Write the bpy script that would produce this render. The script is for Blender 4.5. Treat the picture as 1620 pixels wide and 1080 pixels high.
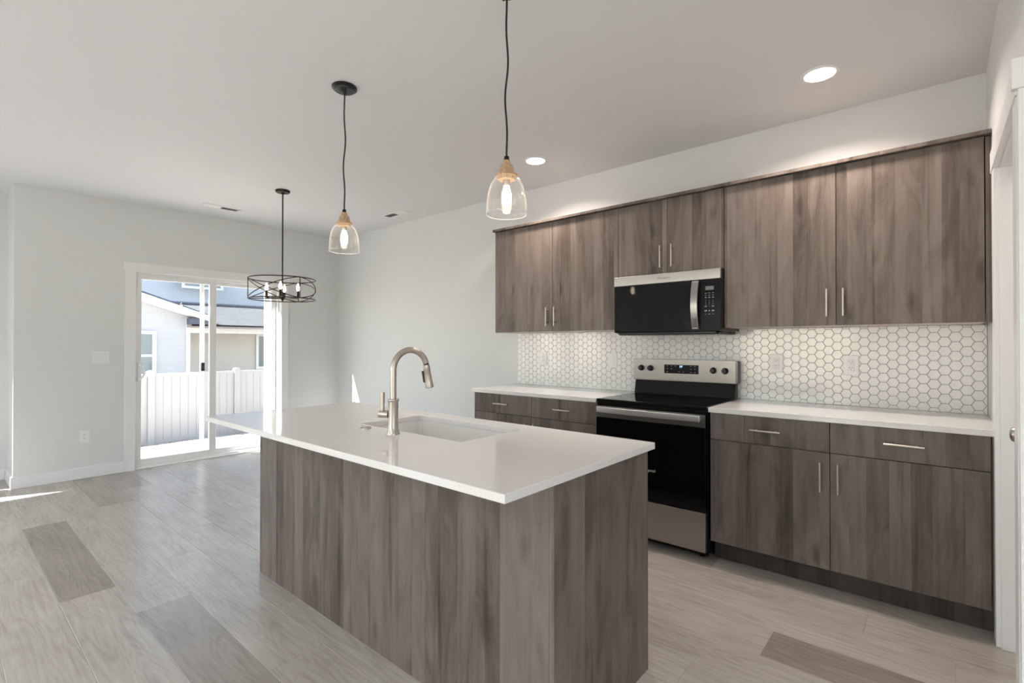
import bpy, bmesh, math, random
from mathutils import Vector, Matrix
PI = math.pi
for o in list(bpy.data.objects): bpy.data.objects.remove(o)
scene = bpy.context.scene
COL = scene.collection

# ------------------------------------------------------------------ camera
cam_d = bpy.data.cameras.new('camera'); cam = bpy.data.objects.new('camera', cam_d); COL.objects.link(cam)
cam_d.sensor_width = 36.0; cam_d.lens = 785.87 / 1620 * 36.0
cam_d.clip_start = 0.02; cam_d.clip_end = 400
cam.location = (1.0354, -3.6466, 1.2856)
YAW, PITCH = 0.7076, 0.0065
cam.rotation_euler = (PI / 2 + PITCH, 0, YAW)
scene.camera = cam

# ------------------------------------------------------------------ light
scene.view_settings.view_transform = 'Standard'
scene.view_settings.look = 'None'
scene.view_settings.gamma = 1.0
scene.view_settings.use_curve_mapping = False
scene.view_settings.exposure = 0.60
world = bpy.data.worlds.new('world'); scene.world = world; world.use_nodes = True
wn = world.node_tree; wn.nodes.clear()
sky = wn.nodes.new('ShaderNodeTexSky'); sky.sky_type = 'NISHITA'
SUN_EL = math.radians(39.5); SUN_AZ = math.atan2(0.925, 0.38)      # direction of travel in plan
sky.sun_disc = False; sky.sun_elevation = SUN_EL
sky.sun_rotation = math.atan2(-0.38, -0.925)
sky.air_density = 1.0; sky.dust_density = 1.2; sky.ozone_density = 1.0; sky.altitude = 800
bg = wn.nodes.new('ShaderNodeBackground'); bg.inputs[1].default_value = 0.42
wo = wn.nodes.new('ShaderNodeOutputWorld')
hs = wn.nodes.new('ShaderNodeHueSaturation'); hs.inputs['Saturation'].default_value = 0.72
wn.links.new(sky.outputs[0], hs.inputs['Color']); wn.links.new(hs.outputs[0], bg.inputs[0]); wn.links.new(bg.outputs[0], wo.inputs[0])
sun_d = bpy.data.lights.new('sun', 'SUN'); sun_d.energy = 28.0; sun_d.angle = math.radians(0.6); sun_d.color = (0.97, 0.98, 1.0)
sun = bpy.data.objects.new('sun', sun_d); COL.objects.link(sun)
trav = Vector((0.38, 0.925, -math.tan(SUN_EL))).normalized()
sun.rotation_euler = trav.to_track_quat('-Z', 'Y').to_euler(); sun.location = (-12, -20, 18)
CAN_POWER = 9.5             # watts in each recessed ceiling light over the kitchen
FILL_POWER = 30.0           # and in each unseen fill lamp added behind the camera
CAN_COLOR = (1.0, 0.85, 0.75)
FILL_COLOR = (0.93, 0.97, 1.0)
BULB = 9.0                  # pendant and chandelier bulbs

# ------------------------------------------------------------------ materials
def srgb(r, g, b):
    f = lambda c: (c / 255 / 12.92) if c / 255 <= 0.04045 else ((c / 255 + 0.055) / 1.055) ** 2.4
    return (f(r), f(g), f(b), 1)
def mat(name, col, rough=0.5, metal=0.0, spec=None, emis=None, es=0, coat=0):
    m = bpy.data.materials.new(name); m.use_nodes = True
    b = m.node_tree.nodes['Principled BSDF']
    b.inputs['Base Color'].default_value = col; b.inputs['Roughness'].default_value = rough; b.inputs['Metallic'].default_value = metal
    if spec is not None: b.inputs['Specular IOR Level'].default_value = spec
    if emis: b.inputs['Emission Color'].default_value = emis; b.inputs['Emission Strength'].default_value = es
    if coat: b.inputs['Coat Weight'].default_value = coat; b.inputs['Coat Roughness'].default_value = 0.05
    return m
class NT:
    def __init__(s, m): s.t = m.node_tree; s.b = s.t.nodes['Principled BSDF']
    def n(s, typ, **kw):
        x = s.t.nodes.new(typ)
        for k, v in kw.items(): setattr(x, k, v)
        return x
    def l(s, a, b): s.t.links.new(a, b)
    def val(s, node, **kw):
        for k, v in kw.items(): node.inputs[k].default_value = v
        return node
    def math(s, op, a, b=None, c=None):
        x = s.n('ShaderNodeMath', operation=op)
        for i, v in enumerate((a, b, c)):
            if v is None: continue
            if isinstance(v, (int, float)): x.inputs[i].default_value = v
            else: s.l(v, x.inputs[i])
        return x.outputs[0]
    def comb(s, x, y, z):
        c = s.n('ShaderNodeCombineXYZ')
        for i, v in enumerate((x, y, z)):
            if isinstance(v, (int, float)): c.inputs[i].default_value = v
            else: s.l(v, c.inputs[i])
        return c.outputs[0]
    def noise(s, vec, scale=1.0, detail=3, rough=0.5, dist=0.0, dims='3D', w=None):
        x = s.n('ShaderNodeTexNoise', noise_dimensions=dims)
        if vec is not None: s.l(vec, x.inputs['Vector'])
        x.inputs['Scale'].default_value = scale; x.inputs['Detail'].default_value = detail
        x.inputs['Roughness'].default_value = rough; x.inputs['Distortion'].default_value = dist
        return x.outputs[0]
    def ramp(s, f, stops):
        r = s.n('ShaderNodeValToRGB'); e = r.color_ramp.elements
        while len(e) < len(stops): e.new(0.5)
        for i, (p, c) in enumerate(stops): e[i].position = p; e[i].color = c
        s.l(f, r.inputs[0]); return r.outputs[0]
    def mix(s, f, a, b, mode='MIX'):
        x = s.n('ShaderNodeMix', data_type='RGBA', blend_type=mode)
        if isinstance(f, (int, float)): x.inputs[0].default_value = f
        else: s.l(f, x.inputs[0])
        for i, v in ((6, a), (7, b)):
            if isinstance(v, tuple): x.inputs[i].default_value = v
            else: s.l(v, x.inputs[i])
        return x.outputs[2]
    def bump(s, h, strength=0.2, dist=0.001):
        x = s.n('ShaderNodeBump'); x.inputs['Strength'].default_value = strength; x.inputs['Distance'].default_value = dist
        s.l(h, x.inputs['Height']); s.l(x.outputs[0], s.b.inputs['Normal'])
def gray(v): return (v, v, v, 1)

def paint(name, col, rough=0.6, tex=0.0, scale=60):
    m = mat(name, col, rough, spec=0.3); t = NT(m)
    if tex:
        g = t.n('ShaderNodeNewGeometry').outputs['Position']
        t.bump(t.noise(g, scale, 4, 0.55), tex, 0.002)
    return m
M = {}
M['wall'] = paint('wall_paint', srgb(224, 225, 224), 0.55, 0.12, 90)
def ceiling_mat():
    m = paint('ceiling_paint', srgb(231, 231, 232), 0.6); t = NT(m)
    g = t.n('ShaderNodeNewGeometry').outputs['Position']
    n1 = t.noise(g, 14, 4, 0.55)
    r = t.ramp(n1, [(0.50, gray(0)), (0.60, gray(1))])
    t.bump(r, 0.10, 0.002); return m
M['ceiling'] = ceiling_mat()
M['trim'] = paint('trim_paint', srgb(238, 238, 238), 0.35)
M['white'] = paint('white_plastic', srgb(236, 236, 236), 0.35)
M['vinyl'] = paint('white_vinyl', srgb(238, 238, 236), 0.3)
M['fencevinyl'] = paint('toned_down_fence_vinyl', srgb(172, 168, 164), 0.4)  # white vinyl darkened all over to keep the fence from overexposing
M['melamine'] = paint('white_melamine', srgb(225, 215, 205), 0.5)
M['black'] = mat('matte_black', srgb(20, 19, 19), 0.35)
M['blackgloss'] = mat('black_glass', (0.006, 0.006, 0.007, 1), 0.04, spec=0.20)
M['ovenglass'] = mat('oven_door_glass', (0.002, 0.002, 0.002, 1), 0.12, spec=0.25)
M['blackenamel'] = mat('black_enamel', (0.006, 0.006, 0.006, 1), 0.16, spec=0.18)
M['dark'] = mat('dark_void', srgb(24, 21, 19), 0.8)  # near-black standing for shade in door gaps, slots and vent openings
M['nickel'] = mat('brushed_nickel', srgb(190, 182, 173), 0.30, 1.0)
M['darkbronze'] = mat('dark_bronze', srgb(48, 38, 32), 0.35, 0.8)
M['cord'] = mat('black_cord', srgb(26, 18, 16), 0.6)
M['grout'] = mat('grey_grout', srgb(150, 148, 146), 0.85)
def steel(name='stainless_steel', col=srgb(166, 163, 160)):
    m = mat(name, col, 0.30, 1.0); t = NT(m)
    p = t.n('ShaderNodeNewGeometry').outputs['Position']; s = t.n('ShaderNodeSeparateXYZ'); t.l(p, s.inputs[0])
    v = t.comb(t.math('MULTIPLY', s.outputs[0], 3), t.math('MULTIPLY', s.outputs[1], 3), t.math('MULTIPLY', s.outputs[2], 900))
    n = t.noise(v, 1, 2)
    r = t.n('ShaderNodeMapRange'); t.l(n, r.inputs[0]); r.inputs[3].default_value = 0.24; r.inputs[4].default_value = 0.38
    t.l(r.outputs[0], t.b.inputs['Roughness'])
    t.b.inputs['Anisotropic'].default_value = 0.6
    return m
M['steel'] = steel()
M['dimmedsteel'] = steel('dimmed_stainless_steel', srgb(138, 135, 132))  # darker steel copy, offsets the bright room reflected in the back guard
M['litsteel'] = steel('lit_stainless_steel', srgb(214, 212, 209))  # lighter steel copy, the handle's reflected light put into its colour
M['darksteel'] = steel('dark_stainless_steel', srgb(120, 118, 116))
def wood(name, tone=1.0):
    """vertical-grain grey-brown oak laminate; grain runs along z"""
    m = mat(name, srgb(110, 96, 84), 0.42, spec=0.35); t = NT(m)
    g = t.n('ShaderNodeNewGeometry').outputs['Position']; s = t.n('ShaderNodeSeparateXYZ'); t.l(g, s.inputs[0])
    rnd = t.n('ShaderNodeObjectInfo').outputs['Random']
    u = t.math('ADD', t.math('ADD', s.outputs[0], t.math('MULTIPLY', s.outputs[1], 1.0)), t.math('MULTIPLY', rnd, 37.0))
    z = t.math('ADD', s.outputs[2], t.math('MULTIPLY', rnd, 11.0))
    wob = t.math('MULTIPLY', t.math('SUBTRACT', t.noise(t.comb(t.math('MULTIPLY', u, 5), 0, t.math('MULTIPLY', z, 1.3)), 1, 3), 0.5), 0.030)
    uw = t.math('ADD', u, wob)
    # joined staves of differing tone
    v1 = t.n('ShaderNodeTexVoronoi', voronoi_dimensions='1D', feature='F1'); v1.inputs['Scale'].default_value = 1.0
    v1.inputs['Randomness'].default_value = 0.9
    t.l(t.math('MULTIPLY', t.math('ADD', u, t.math('MULTIPLY', wob, 0.12)), 10.5), v1.inputs['W'])
    sc = t.n('ShaderNodeSeparateColor'); t.l(v1.outputs['Color'], sc.inputs[0])
    stave = sc.outputs[0]
    ofs = t.math('MULTIPLY', sc.outputs[1], 9.0)
    # broad clouds, long streaks, fine pores
    cloud = t.noise(t.comb(t.math('MULTIPLY', uw, 9), ofs, t.math('MULTIPLY', z, 2.0)), 1, 5, 0.62, 1.2)
    streak = t.noise(t.comb(t.math('MULTIPLY', uw, 48), ofs, t.math('MULTIPLY', z, 0.9)), 1, 3, 0.6)
    fine = t.noise(t.comb(t.math('MULTIPLY', u, 420), ofs, t.math('MULTIPLY', z, 9)), 1, 2, 0.6)
    cross = t.noise(t.comb(t.math('MULTIPLY', u, 60), ofs, t.math('MULTIPLY', z, 160)), 1, 2, 0.6)
    # knots
    kv = t.n('ShaderNodeTexVoronoi', voronoi_dimensions='3D', feature='F1'); kv.inputs['Scale'].default_value = 1.0
    t.l(t.comb(t.math('MULTIPLY', uw, 7.5), ofs, t.math('MULTIPLY', z, 2.6)), kv.inputs['Vector'])
    knot = t.ramp(kv.outputs['Distance'], [(0.04, gray(1)), (0.20, gray(0))])
    f = t.math('MULTIPLY', stave, 0.30)
    f = t.math('ADD', f, t.math('MULTIPLY', cloud, 0.85))
    f = t.math('ADD', f, t.math('MULTIPLY', streak, 0.34))
    f = t.math('ADD', f, t.math('MULTIPLY', fine, 0.16))
    f = t.math('ADD', f, t.math('MULTIPLY', cross, 0.10))
    edge = t.ramp(t.noise(t.comb(t.math('MULTIPLY', uw, 26), t.math('ADD', ofs, 3.3), t.math('MULTIPLY', z, 0.7)), 1, 2, 0.5), [(0.62, gray(0)), (0.70, gray(1))])
    f = t.math('SUBTRACT', f, t.math('MULTIPLY', edge, 0.16))
    f = t.math('SUBTRACT', f, t.math('MULTIPLY', knot, 0.20))
    f = t.math('SUBTRACT', f, 0.34)
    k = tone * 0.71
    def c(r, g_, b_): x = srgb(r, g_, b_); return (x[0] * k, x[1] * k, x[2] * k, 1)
    col = t.ramp(f, [(0.18, c(76, 66, 60)), (0.38, c(107, 95, 87)), (0.56, c(130, 118, 109)), (0.85, c(151, 139, 130))])
    t.l(col, t.b.inputs['Base Color'])
    t.bump(t.math('ADD', fine, streak), 0.08, 0.001)
    return m
M['wood'] = wood('grey_oak_laminate')
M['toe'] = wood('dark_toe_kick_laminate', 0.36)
def floor_mat():
    m = mat('oak_plank_floor', srgb(170, 156, 142), 0.27, spec=0.5); t = NT(m)
    g = t.n('ShaderNodeNewGeometry').outputs['Position']; s = t.n('ShaderNodeSeparateXYZ'); t.l(g, s.inputs[0])
    a = t.n('ShaderNodeAttribute', attribute_name='plank'); sc = t.n('ShaderNodeSeparateColor'); t.l(a.outputs['Color'], sc.inputs[0])
    tone, r1, r2 = sc.outputs[0], sc.outputs[1], sc.outputs[2]
    x = t.math('ADD', s.outputs[0], t.math('MULTIPLY', r1, 40)); y = t.math('ADD', s.outputs[1], t.math('MULTIPLY', r2, 17))
    warp = t.math('MULTIPLY', t.math('SUBTRACT', t.noise(t.comb(t.math('MULTIPLY', x, 1.6), t.math('MULTIPLY', y, 6), 0), 1, 2), 0.5), 0.055)
    yw = t.math('ADD', y, warp)
    grain = t.noise(t.comb(t.math('MULTIPLY', x, 3.0), t.math('MULTIPLY', yw, 60), 0), 1, 5, 0.6)
    rings = t.math('SINE', t.math('MULTIPLY', t.noise(t.comb(t.math('MULTIPLY', x, 0.8), t.math('MULTIPLY', yw, 5.5), 1.0), 1, 1), 150))
    cloud = t.noise(t.comb(t.math('MULTIPLY', x, 2.2), t.math('MULTIPLY', y, 7), 3.0), 1, 3, 0.55)
    f = t.math('ADD', t.math('MULTIPLY', grain, 0.50), t.math('ADD', t.math('MULTIPLY', rings, 0.030), t.math('MULTIPLY', cloud, 0.35)))
    light = t.ramp(f, [(0.22, srgb(146, 138, 130)), (0.42, srgb(172, 165, 157)), (0.62, srgb(187, 181, 173))])
    darkc = t.ramp(f, [(0.22, srgb(112, 104, 97)), (0.42, srgb(136, 128, 120)), (0.62, srgb(152, 144, 136))])
    t.l(t.mix(tone, light, darkc), t.b.inputs['Base Color'])
    t.bump(grain, 0.10, 0.001)
    return m
M['floor'] = floor_mat()
def quartz():
    m = mat('white_quartz', srgb(226, 224, 222), 0.07, spec=0.5); t = NT(m)
    g = t.n('ShaderNodeNewGeometry').outputs['Position']
    n = t.noise(g, 260, 2, 0.5)
    t.l(t.ramp(n, [(0.30, srgb(219, 216, 213)), (0.55, srgb(227, 225, 223))]), t.b.inputs['Base Color'])
    return m
M['quartz'] = quartz()
M['ceramic'] = mat('white_ceramic', srgb(232, 231, 228), 0.12, spec=0.5)
def tile():
    m = mat('white_hex_tile', srgb(240, 239, 238), 0.10, spec=0.5); t = NT(m)
    g = t.n('ShaderNodeNewGeometry').outputs['Position']
    t.bump(t.noise(g, 22, 1), 0.05, 0.002); return m
M['tile'] = tile()
def palewood():
    m = mat('pale_turned_wood', srgb(190, 158, 124), 0.5); t = NT(m)
    g = t.n('ShaderNodeNewGeometry').outputs['Position']; s = t.n('ShaderNodeSeparateXYZ'); t.l(g, s.inputs[0])
    n = t.noise(t.comb(t.math('MULTIPLY', s.outputs[0], 220), t.math('MULTIPLY', s.outputs[1], 220), t.math('MULTIPLY', s.outputs[2], 18)), 1, 3)
    t.l(t.ramp(n, [(0.3, srgb(160, 124, 90)), (0.65, srgb(208, 180, 146))]), t.b.inputs['Base Color']); return m
M['palewood'] = palewood()
def thin_glass(name, tint=(1, 1, 1, 1), edge=0.0, ior=1.5):
    m = bpy.data.materials.new(name); m.use_nodes = True; t = m.node_tree; t.nodes.clear()
    o = t.nodes.new('ShaderNodeOutputMaterial'); tr = t.nodes.new('ShaderNodeBsdfTransparent'); gl = t.nodes.new('ShaderNodeBsdfGlossy')
    tr.inputs[0].default_value = tint; gl.inputs['Roughness'].default_value = 0.0; gl.inputs[0].default_value = (1, 1, 1, 1)
    fr = t.nodes.new('ShaderNodeFresnel'); fr.inputs[0].default_value = ior
    mx = t.nodes.new('ShaderNodeMixShader')
    ge = t.nodes.new('ShaderNodeNewGeometry'); iv = t.nodes.new('ShaderNodeMath'); iv.operation = 'SUBTRACT'; iv.inputs[0].default_value = 1.0
    t.links.new(ge.outputs['Backfacing'], iv.inputs[1]); fm = t.nodes.new('ShaderNodeMath'); fm.operation = 'MULTIPLY'
    t.links.new(fr.outputs[0], fm.inputs[0]); t.links.new(iv.outputs[0], fm.inputs[1])
    t.links.new(fm.outputs[0], mx.inputs[0]); t.links.new(tr.outputs[0], mx.inputs[1]); t.links.new(gl.outputs[0], mx.inputs[2])
    last = mx
    if edge:   # glass thickness seen edge-on looks milky
        lw = t.nodes.new('ShaderNodeLayerWeight'); lw.inputs[0].default_value = 0.35
        pw = t.nodes.new('ShaderNodeMath'); pw.operation = 'POWER'; pw.inputs[1].default_value = 3.0
        ml = t.nodes.new('ShaderNodeMath'); ml.operation = 'MULTIPLY_ADD'; ml.inputs[1].default_value = edge; ml.inputs[2].default_value = 0.015
        df = t.nodes.new('ShaderNodeBsdfTranslucent'); df.inputs[0].default_value = (0.95, 0.94, 0.92, 1)
        d2 = t.nodes.new('ShaderNodeBsdfDiffuse'); d2.inputs[0].default_value = (0.95, 0.94, 0.92, 1)
        dm = t.nodes.new('ShaderNodeMixShader'); dm.inputs[0].default_value = 0.5
        t.links.new(df.outputs[0], dm.inputs[1]); t.links.new(d2.outputs[0], dm.inputs[2])
        m2 = t.nodes.new('ShaderNodeMixShader')
        t.links.new(lw.outputs['Facing'], pw.inputs[0]); t.links.new(pw.outputs[0], ml.inputs[0]); t.links.new(ml.outputs[0], m2.inputs[0])
        t.links.new(mx.outputs[0], m2.inputs[1]); t.links.new(dm.outputs[0], m2.inputs[2]); last = m2
    t.links.new(last.outputs[0], o.inputs[0]); return m
M['glass'] = thin_glass('window_glass', (0.97, 0.985, 0.975, 1))
M['shadeglass'] = thin_glass('clear_shade_glass', (0.985, 0.98, 0.97, 1), edge=0.30)
def rim_mat():
    m = bpy.data.materials.new('milky_glass_rim'); m.use_nodes = True; t = m.node_tree; t.nodes.clear()
    o = t.nodes.new('ShaderNodeOutputMaterial'); tr = t.nodes.new('ShaderNodeBsdfTransparent'); d = t.nodes.new('ShaderNodeBsdfDiffuse')
    d.inputs[0].default_value = (0.92, 0.91, 0.89, 1); mx = t.nodes.new('ShaderNodeMixShader'); mx.inputs[0].default_value = 0.75
    t.links.new(tr.outputs[0], mx.inputs[1]); t.links.new(d.outputs[0], mx.inputs[2]); t.links.new(mx.outputs[0], o.inputs[0]); return m
M['rimglass'] = rim_mat()
M['darkglass'] = mat('far_window_glass', srgb(118, 128, 130), 0.08, spec=0.6)
def screen_mat():
    m = bpy.data.materials.new('insect_screen'); m.use_nodes = True; t = m.node_tree; t.nodes.clear()
    o = t.nodes.new('ShaderNodeOutputMaterial'); tr = t.nodes.new('ShaderNodeBsdfTransparent'); d = t.nodes.new('ShaderNodeBsdfDiffuse')
    d.inputs[0].default_value = srgb(120, 122, 124); mx = t.nodes.new('ShaderNodeMixShader'); mx.inputs[0].default_value = 0.10
    t.links.new(tr.outputs[0], mx.inputs[1]); t.links.new(d.outputs[0], mx.inputs[2]); t.links.new(mx.outputs[0], o.inputs[0]); return m
M['screen'] = screen_mat()
def emit(name, col, s):
    m = bpy.data.materials.new(name); m.use_nodes = True; t = m.node_tree; t.nodes.clear()
    o = t.nodes.new('ShaderNodeOutputMaterial'); e = t.nodes.new('ShaderNodeEmission'); e.inputs[0].default_value = col; e.inputs[1].default_value = s
    t.links.new(e.outputs[0], o.inputs[0]); return m
M['canlens'] = emit('lit_lens', (1.0, 0.95, 0.90, 1), 9.0)
M['filament'] = emit('glowing_filament_bulb', (1.0, 0.84, 0.66, 1), 16.0)
M['candle'] = emit('glowing_candle_bulb', (1.0, 0.84, 0.66, 1), 20.0)
M['digits'] = emit('blue_digits', (0.35, 0.65, 1.0, 1), 1.6)
M['keys'] = mat('grey_key_print', srgb(150, 150, 150), 0.6)
M['lcd'] = mat('grey_display', srgb(118, 118, 116), 0.35)
M['logo'] = mat('grey_logo_print', srgb(120, 118, 115), 0.4)
M['logow'] = mat('pale_logo_print', srgb(190, 190, 190), 0.4)
def siding(name, col):
    m = mat(name, col, 0.6); t = NT(m)
    g = t.n('ShaderNodeNewGeometry').outputs['Position']; s = t.n('ShaderNodeSeparateXYZ'); t.l(g, s.inputs[0])
    f = t.math('FRACT', t.math('MULTIPLY', s.outputs[2], 1 / 0.16))
    t.l(t.ramp(f, [(0.0, tuple(c * 0.90 for c in col[:3]) + (1,)), (0.08, col)]), t.b.inputs['Base Color'])
    t.bump(f, 0.35, 0.012); return m
M['siding'] = siding('white_lap_siding', srgb(174, 175, 176))
M['siding2'] = siding('pale_lap_siding', srgb(204, 207, 214))
M['stucco'] = paint('beige_stucco', srgb(208, 203, 194), 0.7)
M['fascia'] = mat('brown_grey_fascia', srgb(136, 130, 126), 0.6)
M['bandtrim'] = mat('grey_blue_trim', srgb(128, 134, 148), 0.6)
M['darktrim'] = mat('slate_flashing', srgb(70, 76, 90), 0.5)
def shingles():
    m = mat('grey_shingles', srgb(170, 168, 168), 0.85); t = NT(m)
    g = t.n('ShaderNodeNewGeometry').outputs['Position']
    n = t.noise(g, 5, 5, 0.7)
    t.l(t.ramp(n, [(0.3, srgb(56, 57, 60)), (0.7, srgb(84, 83, 84))]), t.b.inputs['Base Color']); return m
M['shingle'] = shingles()
def gravel():
    m = mat('pinkish_gravel', srgb(200, 180, 165), 0.9); t = NT(m)
    g = t.n('ShaderNodeNewGeometry').outputs['Position']
    v = t.n('ShaderNodeTexVoronoi'); v.inputs['Scale'].default_value = 16; t.l(g, v.inputs['Vector'])
    sc = t.n('ShaderNodeSeparateColor'); t.l(v.outputs['Color'], sc.inputs[0])
    big = t.noise(g, 3, 3)
    f = t.math('ADD', t.math('MULTIPLY', sc.outputs[0], 0.6), t.math('MULTIPLY', big, 0.6))
    t.l(t.ramp(f, [(0.25, srgb(118, 104, 96)), (0.45, srgb(166, 153, 144)), (0.8, srgb(190, 181, 174))]), t.b.inputs['Base Color'])
    t.bump(v.outputs['Distance'], 1.0, 0.03); return m
M['gravel'] = gravel()

# ------------------------------------------------------------------ mesh helpers
class MB:
    def __init__(s): s.bm = bmesh.new(); s.mi = 0
    def _tag(s, faces):
        for f in faces: f.material_index = s.mi
    def box(s, x0, x1, y0, y1, z0, z1, rot=None):
        x0, x1 = sorted((x0, x1)); y0, y1 = sorted((y0, y1)); z0, z1 = sorted((z0, z1))
        v = [s.bm.verts.new(p) for p in ((x0,y0,z0),(x1,y0,z0),(x1,y1,z0),(x0,y1,z0),(x0,y0,z1),(x1,y0,z1),(x1,y1,z1),(x0,y1,z1))]
        if rot:
            for q in v: q.co = rot @ q.co
        s._tag([s.bm.faces.new([v[i] for i in f]) for f in ((0,3,2,1),(4,5,6,7),(0,1,5,4),(1,2,6,5),(2,3,7,6),(3,0,4,7))]); return s
    def prism(s, pts, axis, a, b):
        """pts: polygon in the two other axes (order x,y / x,z / y,z), extruded along axis from a to b"""
        def P(p, t):
            return {'x': (t, p[0], p[1]), 'y': (p[0], t, p[1]), 'z': (p[0], p[1], t)}[axis]
        A = [s.bm.verts.new(P(p, a)) for p in pts]; B = [s.bm.verts.new(P(p, b)) for p in pts]
        n = len(pts); fs = [s.bm.faces.new(A), s.bm.faces.new(B[::-1])]
        for i in range(n): fs.append(s.bm.faces.new((A[i], B[i], B[(i+1) % n], A[(i+1) % n])))
        s._tag(fs); return s
    def tube(s, pts, r, seg=12, closed=False, cap=True):
        pts = [Vector(p) for p in pts]; n = len(pts); rs = r if isinstance(r, (list, tuple)) else [r] * n
        rings = []; prev = None
        for i, p in enumerate(pts):
            if closed: d = pts[(i+1) % n] - pts[i-1]
            else: d = pts[min(i+1, n-1)] - pts[max(i-1, 0)]
            d.normalize()
            if prev is None:
                u = d.orthogonal().normalized()
            else:
                u = (prev - d * prev.dot(d)).normalized()
            prev = u; w = d.cross(u)
            rings.append([s.bm.verts.new(p + rs[i] * (math.cos(2*PI*k/seg) * u + math.sin(2*PI*k/seg) * w)) for k in range(seg)])
        fs = []
        m = n if closed else n - 1
        for i in range(m):
            A, B = rings[i], rings[(i+1) % n]
            for k in range(seg): fs.append(s.bm.faces.new((A[k], A[(k+1) % seg], B[(k+1) % seg], B[k])))
        if cap and not closed: fs += [s.bm.faces.new(rings[0][::-1]), s.bm.faces.new(rings[-1])]
        s._tag(fs); return s
    def lathe(s, prof, c=(0,0,0), seg=32, axis='z', cap=True):
        c = Vector(c); rings = []
        for r, h in prof:
            ring = []
            for k in range(seg):
                a = 2*PI*k/seg; p = (r*math.cos(a), r*math.sin(a), h)
                if axis == 'y': p = (p[0], h, p[1])
                if axis == 'x': p = (h, p[0], p[1])
                ring.append(s.bm.verts.new(c + Vector(p)))
            rings.append(ring)
        fs = []
        for A, B in zip(rings, rings[1:]):
            for k in range(seg): fs.append(s.bm.faces.new((A[k], A[(k+1) % seg], B[(k+1) % seg], B[k])))
        if cap: fs += [s.bm.faces.new(rings[0][::-1]), s.bm.faces.new(rings[-1])]
        s._tag(fs); return s
    def build(s, name, mats, parent=None, smooth=False, bevel=0.0, loc=None, seg=2):
        me = bpy.data.meshes.new(name)
        bmesh.ops.recalc_face_normals(s.bm, faces=s.bm.faces)
        org = Vector((0, 0, 0))
        p = parent
        while p: org += p.location; p = p.parent
        if loc is not None: L = Vector(loc) - org
        else: L = Vector((0, 0, 0))
        for v in s.bm.verts: v.co -= org + L
        s.bm.to_mesh(me); s.bm.free()
        if not isinstance(mats, (list, tuple)): mats = [mats]
        for m in mats: me.materials.append(m)
        o = bpy.data.objects.new(name, me); COL.objects.link(o); o.location = L
        if parent: o.parent = parent
        if smooth:
            for q in me.polygons: q.use_smooth = True
            try: me.set_sharp_from_angle(angle=math.radians(40))
            except Exception: pass
        if bevel:
            b = o.modifiers.new('bevel', 'BEVEL'); b.width = bevel; b.segments = seg; b.limit_method = 'ANGLE'; b.angle_limit = math.radians(40)
            for q in me.polygons: q.use_smooth = True
            w = o.modifiers.new('wn', 'WEIGHTED_NORMAL'); w.keep_sharp = True
        return o
def box(name, mats, dims, parent=None, bevel=0.002, loc=None):
    return MB().box(*dims).build(name, mats, parent, bevel=bevel, loc=loc)
def tag(o, label=None, cat=None, group=None, kind=None):
    if label: o['label'] = label
    if cat: o['category'] = cat
    if group: o['group'] = group
    if kind: o['kind'] = kind
    return o
def thing(name, label, cat, loc, group=None):
    o = bpy.data.objects.new(name, None); COL.objects.link(o); o.location = loc; o.empty_display_size = 0.1
    return tag(o, label, cat, group)
def struct(name, mb, mats, parent=None, bevel=0.0, smooth=False):
    o = mb.build(name, mats, parent, bevel=bevel, smooth=smooth)
    if not parent: o['kind'] = 'structure'
    return o
def sgroup(name, loc):
    o = bpy.data.objects.new(name, None); COL.objects.link(o); o.location = loc; o['kind'] = 'structure'; return o
def text(name, body, size, mats, parent, M4, ext=0.0004):
    """flat lettering; M4 places local x/y of the text in the world"""
    cu = bpy.data.curves.new(name, 'FONT'); cu.body = body; cu.size = size; cu.extrude = ext; cu.align_x = 'CENTER'; cu.align_y = 'CENTER'
    tmp = bpy.data.objects.new('tmp', cu); COL.objects.link(tmp)
    dg = bpy.context.evaluated_depsgraph_get(); me = bpy.data.meshes.new_from_object(tmp.evaluated_get(dg))
    bpy.data.objects.remove(tmp); bpy.data.curves.remove(cu)
    org = Vector((0, 0, 0)); p = parent
    while p: org += p.location; p = p.parent
    me.transform(M4); me.transform(Matrix.Translation(-org)); me.materials.clear(); me.materials.append(mats)
    me.name = name; o = bpy.data.objects.new(name, me); COL.objects.link(o); o.parent = parent; return o
def facing_minus_y(x, y, z): return Matrix(((1,0,0,x),(0,0,-1,y),(0,1,0,z),(0,0,0,1)))

# ------------------------------------------------------------------ room dimensions
XF = -5.2226; XR = 1.2398; ZC = 2.7358; YJ = -3.17; XA = -5.75; YB = -8.6; XE = 4.2
WT = 0.15

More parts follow.
